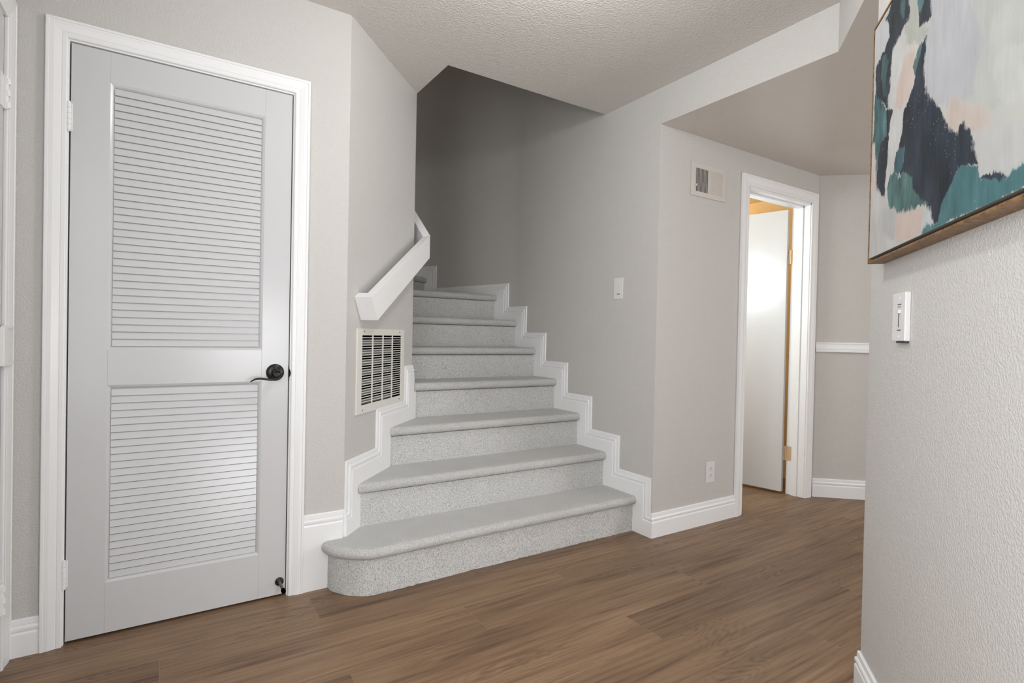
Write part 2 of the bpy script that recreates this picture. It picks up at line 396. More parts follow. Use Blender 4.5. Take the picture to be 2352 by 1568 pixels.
# right skirt on wall B
zs = [.322, .515, .717, .914, 1.110, 1.304, 1.487]; ys = [-.286, -.037, .212, .458, .707, .953, 1.192]
path = [(-.294, .132), (ys[0], .132)]
for k in range(7):
    path.append((ys[k], zs[k])); path.append((ys[k+1] if k < 6 else 2.065, zs[k]))
path += [(2.065, 1.681), (3.0, 1.681)]
SK = base_prof(.155)
b = MB(); strip(b, path, SK, CB, 1.0, 0, 0.0, sub=.03); b.box(FB, -.2931, -.15, 0, .0134, 0, .08)
struct(b.build('trim_1', M_TRIM), 'white stepped skirting climbing the right side of the stairs')
# left: tall board on wall A, stepping up wall D
b = MB(); strip(b, [(-.168, .319), (0, .319)], base_prof(.319), FA, 0, -.42)
struct(b.build('trim_2', M_TRIM), 'tall white skirting board between louvered door and bottom step')
b = MB(); strip(b, [(0, .319), (.006, .319), (.006, .525), (.305, .525), (.305, .720), (.650, .720), (.650, .907), (.765, .907)], SK, FD, -.42, .6, 0.0)
struct(b.build('trim_3', M_TRIM), 'white stepped skirting on the diagonal wall left of the stairs')
# chair rail on wall G
b = MB(); strip(b, [(0, 1.082), (1.6, 1.082)], [(0, 0), (0, .010), (.008, .014), (.011, .011), (.02, .011), (.045, .017), (.052, .013), (.055, .019), (.066, .019), (.069, .006), (.069, 0)], FG)
struct(b.build('trim_4', M_TRIM), 'white chair rail on the far corridor wall')

# ------------------------------------------------------------------ staircase
stairs = empty('staircase', (.8, -.163, 0)); tag(stairs, 'grey carpeted staircase climbing and winding left between white skirtings', 'staircase')
def resample(pts, step=.012):
    out = [Vector(pts[0])]
    for a, c in zip(pts, pts[1:]):
        a = Vector(a); c = Vector(c); n = max(1, int((c-a).length/step))
        out += [a+(c-a)*i/n for i in range(1, n+1)]
    return out
def smooth_path(pts, it=3):
    for _ in range(it):
        o = [pts[0]]
        for a, c in zip(pts, pts[1:]):
            o += [a*.75+c*.25, a*.25+c*.75]
        pts = o+[pts[-1]]
    return pts
def outward(pts):
    N = []
    for i in range(len(pts)):
        d = (pts[min(i+1, len(pts)-1)]-pts[max(i-1, 0)]).normalized(); N.append(Vector((-d.y, d.x)))
    return N
YR = [-.163+.25*k for k in range(7)]
def leftx(y):
    if y < P2.y: q = FD(0, .0145, 0); t = (y-q.y)/math.sin(aD); return q.x+t*math.cos(aD)
    return P2.x+.001
XR = 1.5755
def wallx(y):
    return min(CB(a/100, .0145, 0).x for a in range(90, 260) if abs(CB(a/100, .0145, 0).y-y) < .012)
rj = random.Random(3)
def step(k, front, rest):
    """front: riser line from the right end to the left end (2D); rest: the other corners of the tread"""
    z1 = .2*k if k < 8 else 1.578; z0 = .2*(k-1)
    pts = resample(front); N = outward(pts)      # travel towards -x: outward normal is -y side
    if N[0].y > 0: N = [-n for n in N]
    j = lambda s=.0012: rj.uniform(-s, s)
    r = MB(); rows = []
    for z in [z0, z0+.004]+[z0+.02+.034*i for i in range(4)]+[z1-.0505]:
        q = .0022 if z == z0 and k == 1 else .0008
        rows.append([(p.x+n.x*j(q), p.y+n.y*j(q), z+(abs(j(.002)) *.6 if k == 1 and z == z0 else 0)) for p, n in zip(pts, N)])
    r.rings(rows, False, 0, False)
    r.build('riser', M_CARPR, stairs, True, 0, False)
    t = MB(); R = .0235; prof = []
    for i in range(11):
        th = math.pi/2-math.pi*i/10; prof.append((.004+R*math.cos(th), z1-R+R*math.sin(th)))
    prof = [(-.02, z1)]+prof+[(-.004, z1-2*R-.0004), (-.013, z1-2*R+.002)]
    rows = []
    for o_, z in prof: rows.append([(p.x+n.x*(o_+j()), p.y+n.y*(o_+j()), z+(j(.0008) if o_ > 0 else 0)) for p, n in zip(pts, N)])
    t.rings(rows, False, 0, False)
    # cap the ends of the rolled nosing
    for e_ in (0, -1): t.add([rw[e_] for rw in rows], [tuple(range(len(rows)))])
    inner = rows[0]; t.add(list(inner)+[(x, y, z1) for x, y in rest], [tuple(range(len(inner)+len(rest)))])
    t.build('tread', M_CARP, stairs, True, 0, False)
f1 = smooth_path([Vector(p) for p in ((XR, -.163), (.9, -.167), (.45, -.172), (.16, -.180), (.07, -.180), (.02, -.158), (-.03, -.112), (-.060, -.060), (-.066, -.0145))], 2)
step(1, f1, [(-.006, -.0145), (leftx(YR[1]+.03), YR[1]+.03), (XR, YR[1]+.03)])
for k in range(2, 8):
    y = YR[k-1]; yn = YR[k]+.03 if k < 7 else None
    front = [(XR if k < 7 else wallx(y-.02), y), (leftx(y-.02), y)]
    if k < 7:
        rest = [(leftx(yn), yn)] if yn < P2.y or y > P2.y else [(P2.x+.001, P2.y+.02), (P2.x+.001, yn)]
        rest.append((XR, yn))
    else: rest = [(P2.x+.001, 1.56), (1.26, 2.17)]+[(CB(a, .0145, 0).x, CB(a, .0145, 0).y) for a in (2.10, 2.0, 1.85, 1.7, 1.55, 1.45, 1.36)]
    step(k, front, rest)
e8 = CB(2.185, .0145, 0)
step(8, [(e8.x, e8.y), (P2.x-.02, 1.50)], [(-.95, 1.50), (-.95, 2.36), (.6, 2.35), (1.0, 2.27)])

# ------------------------------------------------------------------ louvered door
d1 = empty('door_1', (-.587, 0, 0)); struct(d1, 'white louvered closet door with black lever, shut')
b = MB(); strip(b, [(-1.002, 0), (-1.002, 2.108), (-.166, 2.108), (-.166, 0)], CASE, FA); b.build('door_casing', M_TRIM, d1)
b = MB(); b.box(FA, -.955, -.9405, -.10, .0005, 0, 2.06); b.box(FA, -.2285, -.214, -.10, .0005, 0, 2.06); b.box(FA, -.9405, -.2285, -.10, .0005, 2.0445, 2.06)
b.box(FA, -.9405, -.930, -.055, -.042, 0, 2.0445); b.box(FA, -.239, -.2285, -.055, -.042, 0, 2.0445); b.box(FA, -.9405, -.2285, -.055, -.042, 2.034, 2.0445)
b.box(FA, -.98, -.19, -.106, -.100, 0, 2.07, 1)
b.build('door_jamb', [M_TRIM, M_DARK], d1)
x0, x1, z0, z1 = -.9365, -.2325, .010, 2.0405
PX0, PX1 = -.829, -.333
b = MB()
b.box(FA, x0, PX0, -.038, -.003, z0, z1); b.box(FA, PX1, x1, -.038, -.003, z0, z1)
for a, c in ((z0, .188), (.882, 1.007), (1.935, z1)): b.box(FA, PX0+.0001, PX1-.0001, -.038, -.0031, a, c)
b.build('door_frame', M_DOOR, d1, bevel=.0006)
ST = [(0, -.03), (0, -.0035), (.002, -.0045), (.006, -.0065), (.010, -.0105), (.012, -.0135), (.012, -.03)]
def louver(za, zb, n):
    m_ = MB(); strip(m_, [(PX0, za), (PX0, zb), (PX1, zb), (PX1, za)], ST, FA, closed=True)
    a0, a1 = PX0+.012, PX1-.012; lo, hi = za+.012, zb-.012; p = (hi-lo)/n
    for i in range(n):
        zt = hi-p*i; zbm = zt-p
        # a slat: face leans out towards its bottom edge, overlapping the next one
        P = [(-.0118, zt-.0030), (-.0072, zbm+.0006), (-.0078, zbm), (-.0150, zbm-.0004), (-.0190, zt-.0030)]
        m_.rings([[FA(s_, v, z) for v, z in P] for s_ in (a0, a1)])
    m_.box(FA, PX0+.001, PX1-.001, -.034, -.0168, za, zb)
    return m_
louver(1.007, 1.935, 35).build('louvered_panel', M_DOOR, d1)
louver(.188, .882, 26).build('louvered_panel', M_DOOR, d1)
def hinge(F, s_, z, h, mat, parent, r=.006, v=.004):
    m_ = MB(); k = 5
    for i in range(k):
        a = z+h*i/k+.0006; c = z+h*(i+1)/k-.0006
        m_.rings([[F(s_+r*math.cos(t*math.pi/8), v+r*math.sin(t*math.pi/8), q) for t in range(16)] for q in (a, c)])
    m_.rings([[F(s_+.7*r*math.cos(t*math.pi/8), v+.7*r*math.sin(t*math.pi/8), q) for t in range(16)] for q in (z-.004, z+h+.004)])
    m_.box(F, s_-.004, s_+.010, -.003, -.001, z, z+h)
    return m_.build('hinge', mat, parent, True)
hinge(FA, -.9405, 1.745, .092, M_TRIM, d1, .0068, .006); hinge(FA, -.9405, .197, .092, M_TRIM, d1, .0068, .006)
# black lever
lv = MB(); cs, cz = -.283, .917
lv.disc(FA, cs, cz, [(.001, -.003), (.034, -.003), (.034, .0), (.0325, .003), (.026, .007), (.015, .010), (.001, .0105)], 40)
hd = lv.build('door_handle', M_BLACK, d1, True)
m_ = MB(); m_.disc(FA, cs, cz+.0185, [(.001, .008), (.0045, .008), (.0045, .0125), (.003, .014), (.0005, .014)], 16); m_.build('lock_button', M_BLACK, hd, True)
m_ = MB(); m_.disc(FA, cs-.001, cz-.001, [(.001, .009), (.0150, .009), (.0135, .016), (.0130, .038), (.0150, .046), (.0150, .051), (.0120, .0525), (.0095, .0505), (.001, .0495)], 36); m_.build('spindle_neck', M_BLACK, hd, True)
m_ = MB(); pts = []; rad = []
ctrl = [(.013, .004, .046), (.0145, -.006, .047), (.006, -.0175, .048), (-.012, -.0235, .050), (-.032, -.024, .052), (-.055, -.020, .052), (-.075, -.0205, .051), (-.090, -.027, .049), (-.098, -.033, .048)]
rr = [.002, .0035, .0062, .0065, .0055, .0052, .0048, .0036, .002]
cv = [Vector(c) for c in ctrl]
for i in range(len(cv)-1):
    for t in range(4):
        u = t/4; p0, p1, p2, p3 = cv[max(i-1, 0)], cv[i], cv[i+1], cv[min(i+2, len(cv)-1)]
        q = .5*((2*p1)+(-p0+p2)*u+(2*p0-5*p1+4*p2-p3)*u*u+(-p0+3*p1-3*p2+p3)*u**3)
        pts.append(FA(cs+q.x, q.z, cz+q.y)); r = rr[i]*(1-u)+rr[i+1]*u; rad.append((r, r*.8))
m_.tube(pts, rad, 14); m_.build('lever', M_BLACK, hd, True)
m_ = MB(); m_.box(FA, -.2335, -.2275, -.020, -.0015, .885, .942); m_.rings([[FA(-.2315+.006*math.sin(t*math.pi/12), -.002+.007*math.sin(t*math.pi/12), .888+.051*t/12)] + [FA(-.2345, -.004, .888+.051*t/12)] + [FA(-.229, -.004, .888+.051*t/12)] for t in range(13)])
m_.build('strike_plate', M_BLACK, d1, True)
# door stop low on the leaf
m_ = MB(); ss, sz = -.2545, .063
m_.disc(FA, ss, sz, [(.001, -.003), (.0165, -.003), (.0165, .001), (.012, .005), (.006, .008), (.001, .008)], 28)
ds = m_.build('door_stop', M_BLACK, d1, True)
m_ = MB(); pts = [FA(ss+.002*t/30, .006+.062*t/30, sz-.008*t/30) for t in range(31)]
m_.tube(pts, [.0058 if t % 2 else .0046 for t in range(31)], 12)
m_.build('spring', plain('brushed_steel', (120, 118, 116), 0.3, 0.5, 0.9), ds, True)
m_ = MB(); m_.tube([FA(ss+.002, .066, sz-.008), FA(ss+.0025, .08, sz-.0095), FA(ss+.0025, .083, sz-.010)], [.0085, .0085, .006], 14); m_.build('rubber_tip', M_DARK, ds, True)

# ------------------------------------------------------------------ left-hand door, seen edge on
d3 = empty('door_3', (-1.07, -.48, 0)); struct(d3, 'white door in the left wall, only its hinged edge showing')
b = MB(); strip(b, [(.0005, 0), (.0005, 2.118), (.98, 2.118), (.98, 0)], [(u*1.4, v) for u, v in CASE], FL); b.build('door_casing', M_TRIM, d3)
b = MB(); b.box(FL, .0945, .884, -.038, .002, .01, 2.03); b.build('door_leaf', M_DOOR, d3)
b = MB(); b.box(FL, .078, .0925, -.10, .0, 0, 2.04); b.box(FL, .886, .90, -.10, .0, 0, 2.04); b.box(FL, .078, .90, -.10, .0, 2.032, 2.04); b.build('door_jamb', M_TRIM, d3)
for z in (.18, 1.75):
    m_ = MB(); m_.box(FL, .078, .094, .0005, .004, z, z+.1); m_.box(FL, .094, .135, .002, .005, z, z+.1)
    for i in range(3):
        a = z+.004+.036*i; m_.rings([[FL(.0935+.0075*math.cos(t*math.pi/8), .0125+.0075*math.sin(t*math.pi/8), q) for t in range(16)] for q in (a, a+.018)])
    m_.rings([[FL(.0945+.006*math.cos(t*math.pi/8), .009+.006*math.sin(t*math.pi/8), q) for t in range(16)] for q in (z, z+.1)])
    m_.build('hinge', M_TRIM, d3, True)
m_ = MB(); m_.box(FL, .016, .150, .0115, .017, .972, 1.074); m_.box(FL, .150, .200, .0115, .0285, .964, 1.080); m_.box(FL, .040, .150, .0115, .0225, .960, .972); m_.box(FL, .040, .150, .0115, .0225, 1.074, 1.084)
m_.build('latch_guard', M_TRIM, d3, bevel=.0015)

# ------------------------------------------------------------------ bathroom door
d2 = empty('door_2', (2.74, -.294, 0)); struct(d2, 'white bathroom door standing ajar at the end of the corridor')
b = MB(); strip(b, [(2.3075, 0), (2.3075, 2.108), (3.158, 2.108), (3.158, 0)], [(u*1.18, v) for u, v in CASE], FC); b.build('door_casing', M_TRIM, d2)
b = MB(); b.box(FC, 2.372, 2.392, -.128, .0006, 0, 2.045); b.box(FC, 3.084, 3.104, -.128, .0006, 0, 2.045); b.box(FC, 2.372, 3.104, -.128, .0006, 2.024, 2.045)
b.box(FC, 2.392, 2.403, -.085, -.045, 0, 2.024); b.box(FC, 3.073, 3.084, -.085, -.045, 0, 2.024); b.box(FC, 2.392, 3.084, -.085, -.045, 2.013, 2.024)
b.build('door_jamb', M_TRIM, d2, bevel=.0015)
aL = math.radians(102.5); FLf = Frame((3.078, -.158, 0), (math.cos(aL), math.sin(aL), 0), (-math.sin(aL), math.cos(aL), 0))
b = MB(); b.box(FLf, .006, .68, .004, .039, .018, 2.012); b.build('door_leaf', M_DOOR, d2, bevel=.0015)
for z in (.24, 1.63):
    m_ = MB(); k = 5; h = .1; px, py = 3.0795, -.1595
    for i in range(k):
        a = z+h*i/k+.0006; c = z+h*(i+1)/k-.0006
        m_.rings([[(px-.012+.0065*math.cos(t*math.pi/8), py+.0065*math.sin(t*math.pi/8), q) for t in range(16)] for q in (a, c)])
    m_.box(W0, 3.0655, 3.0835, -.172, -.168, z, z+h); m_.box(W0, 3.082, 3.0838, -.205, -.168, z, z+h)
    m_.build('hinge', M_BRASS, d2, True)

# ------------------------------------------------------------------ handrail
hr = empty('handrail', FD(.4, .06, 1.35)); tag(hr, 'boxy white wooden handrail bending around the diagonal wall above the stairs', 'handrail')
VO, VI = .083, .046; tE = .56           # outer / inner offset, slope along D
ez = lambda s_: 1.243+(s_-.066)*.548     # top edge height along D
H = .142
b = MB()
cut = .575                               # lower end is cut square to the slope
fD = lambda v: (P2.x+v-FD.n.x*v)/FD.e.x  # s where the D-offset line meets x = P2.x+v
def ring(s_, zt, zb, f):
    return [f(s_, VI, zt), f(s_, VO, zt), f(s_, VO, zb), f(s_, VI, zb)]
s_t, s_b = .066, .131
zc_t = lambda v: ez(fD(v)); 
R0 = [FD(s_t, VI, ez(s_t)), FD(s_t, VO, ez(s_t)), FD(s_b, VO, ez(s_b)-H+.004), FD(s_b, VI, ez(s_b)-H+.004)]
R1 = [FD(fD(VI), VI, zc_t(VI)), FD(fD(VO), VO, zc_t(VO)), FD(fD(VO), VO, zc_t(VO)-.128), FD(fD(VI), VI, zc_t(VI)-.128)]
ye = 1.40; dy = ye-R1[1].y
z2 = R1[1].z+dy*.80
R2 = [Vector((P2.x+VI, ye, z2)), Vector((P2.x+VO, ye, z2)), Vector((P2.x+VO, ye, z2-.14)), Vector((P2.x+VI, ye, z2-.14))]
b.rings([R0, R1, R2])
# return block to the wall at the lower end
wR = .037
b.rings([[FD(s_t, 0, ez(s_t)), FD(s_t, VI+.001, ez(s_t)), FD(s_b, VI+.001, ez(s_b)-H+.004), FD(s_b, 0, ez(s_b)-H+.004)],
         [FD(s_t+wR, 0, ez(s_t+wR)), FD(s_t+wR, VI+.001, ez(s_t+wR)), FD(s_b+wR, VI+.001, ez(s_b+wR)-H+.004), FD(s_b+wR, 0, ez(s_b+wR)-H+.004)]])
b.build('rail', M_TRIM, hr, bevel=.0012)
b = MB(); b.box(W0, P2.x, P2.x+VI+.001, 1.0, 1.04, R1[1].z+.38-.06, R1[1].z+.38-.02); b.build('rail_bracket', M_TRIM, hr)

# ------------------------------------------------------------------ return-air grille on wall D
g = empty('return_grille', FD(.365, 0, .71)); tag(g, 'white metal return-air grille below the handrail on the diagonal wall', 'vent')
ga, gb, gz0, gz1 = .090, .632, .713, 1.104
ia, ib, iz0, iz1 = .137, .594, .752, 1.072
b = MB()
def flange(m_, F, a, c, z0_, z1_, ia_, ic_, iz0_, iz1_, t=.006):
    m_.box(F, a, ia_, 0, t, z0_, z1_); m_.box(F, ic_, c, 0, t, z0_, z1_); m_.box(F, ia_, ic_, 0, t, z0_, iz0_); m_.box(F, ia_, ic_, 0, t, iz1_, z1_)
flange(b, FD, ga, gb, gz0, gz1, ia, ib, iz0, iz1, .007)
for i in (1, 2, 3):
    s_ = ia+(ib-ia)*i/4; b.box(FD, s_-.0045, s_+.0045, .0005, .0055, iz0, iz1)
b.build('grille_frame', M_VENT, g, bevel=.001)
m_ = MB(); nf = 28
for i in range(1, nf):
    z = iz0+(iz1-iz0)*i/nf
    m_.rings([[FD(s_, .0050, z-.0012), FD(s_, .0050, z+.0010), FD(s_, .0010, z+.0026), FD(s_, .0010, z+.0008)] for s_ in (ia, ib)])
m_.build('fins', M_VENT, g)
m_ = MB(); m_.box(FD, ia-.002, ib+.002, .0003, .0006, iz0-.002, iz1+.002); m_.build('backing', M_DARK, g)
m_ = MB()
for i in range(nf):
    if i % 4 in (0, 1):
        z = iz0+(iz1-iz0)*(i+.5)/nf; m_.box(FD, ia+.008, ib-.09 if i % 3 else ib-.1, .0006, .0009, z-.0022, z+.0035)
m_.build('filter', M_GREY, g)
def screws(pts, F, v, parent, r=.0038, mat=None):
    for a, z in pts:
        m2 = MB(); m2.disc(F, a, z, [(.0005, v), (r, v), (r*.8, v+.0015), (.0005, v+.002)], 14); m2.build('screw', mat or M_VENTP, parent, True)
screws([(.155, 1.090), (.565, 1.090), (.150, .728), (.572, .735)], FD, .007, g, .0042, M_GREY)

# ------------------------------------------------------------------ supply register on wall C
g = empty('supply_register', FC(1.99, 0, 1.9)); tag(g, 'beige metal air register high on the corridor wall left of the bathroom door', 'vent')
a, c, z0_, z1_ = 1.842, 2.143, 1.902, 2.091; ia_, ic_, iz0_, iz1_ = 1.876, 2.114, 1.930, 2.062
b = MB(); flange(b, FC, a, c, z0_, z1_, ia_, ic_, iz0_, iz1_, .007); mid = (ia_+ic_)/2; b.box(FC, mid-.007, mid+.007, .0005, .0065, iz0_, iz1_)
b.build('register_frame', M_VENTP, g, bevel=.0012)
m_ = MB(); m_.box(FC, ia_-.002, ic_+.002, .0003, .0008, iz0_-.002, iz1_+.002); m_.build('backing', M_DARK, g)
def blades(name, s0, s1, n, sl):
    m_ = MB()
    for i in range(n+1):
        s_ = s0+(s1-s0)*i/n
        m_.rings([[FC(s_-.0010, .0065, z), FC(s_+.0010, .0065, z), FC(s_+.0010+sl, .0012, z), FC(s_-.0010+sl, .0012, z)] for z in (iz0_, iz1_)])
    m_.build(name, M_VENTP, g)
blades('blades', ia_+.004, mid-.011, 9, .0015); blades('blades', mid+.011, ic_-.004, 9, -.0075)
m_ = MB(); m_.box(FC, ia_+.003, ia_+.009, .0065, .012, 1.958, 1.970); m_.build('damper_lever', M_PLAST, g)
screws([(1.857, 1.992), (2.130, 1.992)], FC, .007, g)

# ------------------------------------------------------------------ switch, outlet, dimmer
g = empty('light_switch', FB(.001, 0, 1.31)); tag(g, 'white rocker light switch on the stair wall', 'switch')
b = MB(); b.box(FB, -.037, .038, 0, .005, 1.312, 1.437); b.build('wall_plate', M_PLAST, g, bevel=.002)
b = MB(); b.rings([[FB(s_, .004, 1.342), FB(s_, .0105, 1.344), FB(s_, .0065, 1.376), FB(s_, .0068, 1.405), FB(s_, .004, 1.407)] for s_ in (-.016, .017)]); b.build('rocker', M_PLAST, g)
b = MB(); b.box(FB, -.012, .006, .005, .0058, 1.3385, 1.3415); b.build('locator_slot', M_SEAM, g)
g = empty('power_outlet', FC(2.073, 0, .24)); tag(g, 'white duplex power outlet low on the corridor wall', 'outlet')
b = MB(); b.box(FC, 2.034, 2.112, 0, .005, .241, .362); b.build('wall_plate', M_PLAST, g, bevel=.002)
for z in (.2815, .3225):
    b = MB(); b.disc(FC, 2.073, z, [(.001, .004), (.0165, .004), (.0165, .0068), (.001, .0068)], 24); so = b.build('socket', M_PLAST, g, True)
    b = MB(); b.box(FC, 2.0655, 2.0675, .0068, .0073, z-.001, z+.007); b.box(FC, 2.0785, 2.0805, .0068, .0073, z, z+.006); b.disc(FC, 2.073, z-.008, [(.0005, .0068), (.0024, .0068), (.0024, .0074), (.0005, .0074)], 12); b.build('slots', M_DARK, so)
g = empty('dimmer_switch', FE(-.81, 0, 1.09)); tag(g, 'white slide dimmer switch on the near wall under the painting', 'switch')
b = MB(); b.box(FE, -.861, -.768, 0, .013, 1.092, 1.218); b.build('wall_plate', M_PLAST, g, bevel=.002)
b = MB(); b.box(FE, -.8185, -.8155, .013, .0137, 1.128, 1.172); b.box(FE, -.834, -.808, .013, .0137, 1.1195, 1.1215); b.box(FE, -.834, -.808, .013, .0137, 1.1865, 1.1885); b.box(FE, -.831, -.810, .013, .0137, 1.1805, 1.1818); b.build('slider_slot', M_SEAM, g)
b = MB(); b.box(FE, -.832, -.817, .013, .019, 1.164, 1.173); b.build('slider', M_PLAST, g, bevel=.001)
b = MB(); b.box(FE, -.853, -.790, .001, .009, 1.087, 1.0925); b.build('light_bar', M_SEAM, g)
screws([(-.822, 1.204), (-.822, 1.104)], FE, .013, g, .003, M_PLAST)

# ------------------------------------------------------------------ painting
PAINT = [
    ((196, 200, 204), [(-0.653, 2.004), (-0.769, 1.951), (-0.783, 1.916), (-0.747, 1.888), (-0.673, 1.876), (-0.652, 1.931)]),
    ((45, 52, 60), [(-0.739, 1.972), (-0.767, 1.97), (-0.793, 1.997), (-0.783, 2.03), (-0.925, 1.945), (-0.934, 1.869), (-0.891, 1.872), (-0.837, 1.861), (-0.806, 1.846), (-0.798, 1.767), (-0.79, 1.707), (-0.729, 1.755), (-0.673, 1.793), (-0.67, 1.878), (-0.747, 1.888), (-0.779, 1.913), (-0.769, 1.951)]),
    ((62, 92, 98), [(-0.866, 1.963), (-0.892, 1.931), (-0.889, 1.894), (-0.87, 1.909), (-0.855, 1.943)]),
    ((60, 92, 95), [(-0.73, 1.878), (-0.762, 1.876), (-0.779, 1.84), (-0.762, 1.792), (-0.772, 1.751), (-0.743, 1.763), (-0.715, 1.827)]),
    ((178, 182, 172), [(-0.92, 1.948), (-0.976, 1.914), (-0.988, 1.828), (-1.05, 1.79), (-1.046, 1.777), (-1.008, 1.774), (-0.966, 1.775), (-0.907, 1.821), (-0.891, 1.872), (-0.934, 1.869)]),
    ((205, 206, 204), [(-0.891, 1.872), (-0.907, 1.821), (-0.997, 1.779), (-0.971, 1.712), (-0.924, 1.675), (-0.902, 1.663), (-0.879, 1.577), (-0.843, 1.545), (-0.813, 1.518), (-0.812, 1.45), (-0.785, 1.475), (-0.793, 1.587), (-0.811, 1.694), (-0.786, 1.727), (-0.797, 1.791), (-0.808, 1.849), (-0.836, 1.866)]),
    ((210, 191, 180), [(-0.902, 1.807), (-0.976, 1.782), (-0.971, 1.716), (-0.934, 1.683), (-0.877, 1.673), (-0.837, 1.697), (-0.858, 1.75)]),
    ((40, 47, 56), [(-0.976, 1.914), (-1.059, 1.865), (-1.067, 1.811), (-1.035, 1.806), (-0.993, 1.823)]),
    ((80, 125, 130), [(-0.979, 1.912), (-1.021, 1.887), (-1.013, 1.857), (-0.997, 1.846), (-0.986, 1.861)]),
    ((82, 122, 122), [(-0.986, 1.774), (-1.008, 1.774), (-1.019, 1.749), (-0.992, 1.715), (-0.976, 1.71), (-0.963, 1.744)]),
    ((42, 50, 62), [(-1.051, 1.782), (-1.04, 1.753), (-1.03, 1.705), (-1.04, 1.662), (-1.114, 1.586), (-1.158, 1.541), (-1.2, 1.498), (-1.228, 1.511), (-1.257, 1.491), (-1.276, 1.456), (-1.295, 1.412), (-1.261, 1.425), (-1.219, 1.432), (-1.176, 1.397), (-1.146, 1.369), (-1.131, 1.34), (-1.105, 1.346), (-1.065, 1.391), (-0.993, 1.42), (-0.933, 1.489), (-0.877, 1.517), (-0.845, 1.531), (-0.884, 1.588), (-0.907, 1.66), (-0.936, 1.67), (-0.971, 1.708), (-1.013, 1.767)]),
    ((72, 110, 120), [(-0.866, 1.577), (-0.915, 1.569), (-0.917, 1.535), (-0.878, 1.504), (-0.845, 1.526), (-0.845, 1.553)]),
    ((75, 115, 118), [(-0.666, 1.803), (-0.729, 1.755), (-0.769, 1.715), (-0.781, 1.646), (-0.724, 1.642), (-0.695, 1.535), (-0.678, 1.648), (-0.661, 1.659)]),
    ((44, 48, 56), [(-0.769, 1.715), (-0.825, 1.691), (-0.813, 1.671), (-0.796, 1.641), (-0.799, 1.599), (-0.783, 1.544), (-0.782, 1.475), (-0.705, 1.514), (-0.695, 1.535), (-0.724, 1.642), (-0.781, 1.646)]),
    ((214, 202, 192), [(-0.635, 1.669), (-0.685, 1.651), (-0.7, 1.534), (-0.713, 1.512), (-0.622, 1.535)]),
    ((78, 118, 114), [(-0.818, 1.53), (-0.845, 1.526), (-0.885, 1.498), (-0.914, 1.511), (-0.967, 1.479), (-0.981, 1.447), (-1.065, 1.391), (-1.015, 1.399), (-0.951, 1.397), (-0.879, 1.413), (-0.812, 1.445), (-0.801, 1.494)]),
    ((202, 200, 197), [(-0.621, 1.55), (-0.713, 1.512), (-0.789, 1.474), (-0.813, 1.441), (-0.879, 1.413), (-0.973, 1.398), (-1.055, 1.394), (-1.094, 1.37), (-1.05, 1.33), (-0.625, 1.326), (-0.623, 1.438)]),
    ((186, 187, 188), [(-0.769, 1.46), (-0.867, 1.416), (-0.866, 1.346), (-0.761, 1.392)]),
    ((208, 188, 176), [(-0.861, 1.415), (-1.056, 1.386), (-1.045, 1.335), (-0.874, 1.336)]),
    ((70, 124, 130), [(-1.219, 1.432), (-1.247, 1.43), (-1.295, 1.409), (-1.309, 1.384), (-1.39, 1.367), (-1.444, 1.372), (-1.584, 1.38), (-1.586, 1.335), (-1.446, 1.329), (-1.281, 1.332), (-1.041, 1.324), (-1.059, 1.351), (-1.131, 1.34), (-1.146, 1.376), (-1.175, 1.4)]),
    ((196, 204, 206), [(-1.055, 1.394), (-1.094, 1.366), (-1.102, 1.35), (-1.049, 1.345), (-1.042, 1.374)]),
    ((187, 189, 194), [(-1.059, 1.865), (-1.295, 1.723), (-1.306, 1.621), (-1.271, 1.576), (-1.274, 1.541), (-1.164, 1.573), (-1.105, 1.594), (-1.046, 1.652), (-1.028, 1.706), (-1.038, 1.777), (-1.063, 1.802)]),
    ((190, 193, 188), [(-1.226, 1.764), (-1.439, 1.636), (-1.445, 1.512), (-1.344, 1.488), (-1.275, 1.522), (-1.271, 1.576), (-1.306, 1.621)]),
    ((200, 203, 198), [(-1.36, 1.585), (-1.434, 1.557), (-1.439, 1.461), (-1.354, 1.507), (-1.34, 1.56)]),
    ((206, 191, 180), [(-1.168, 1.586), (-1.275, 1.522), (-1.332, 1.493), (-1.334, 1.463), (-1.278, 1.47), (-1.243, 1.499), (-1.217, 1.515), (-1.2, 1.498), (-1.155, 1.537), (-1.165, 1.559)]),
    ((196, 197, 196), [(-1.285, 1.468), (-1.44, 1.434), (-1.444, 1.38), (-1.39, 1.368), (-1.309, 1.387), (-1.291, 1.419), (-1.273, 1.453)]),
    ((48, 60, 74), [(-1.3, 1.388), (-1.35, 1.378), (-1.392, 1.365), (-1.373, 1.361), (-1.328, 1.372)]),
]
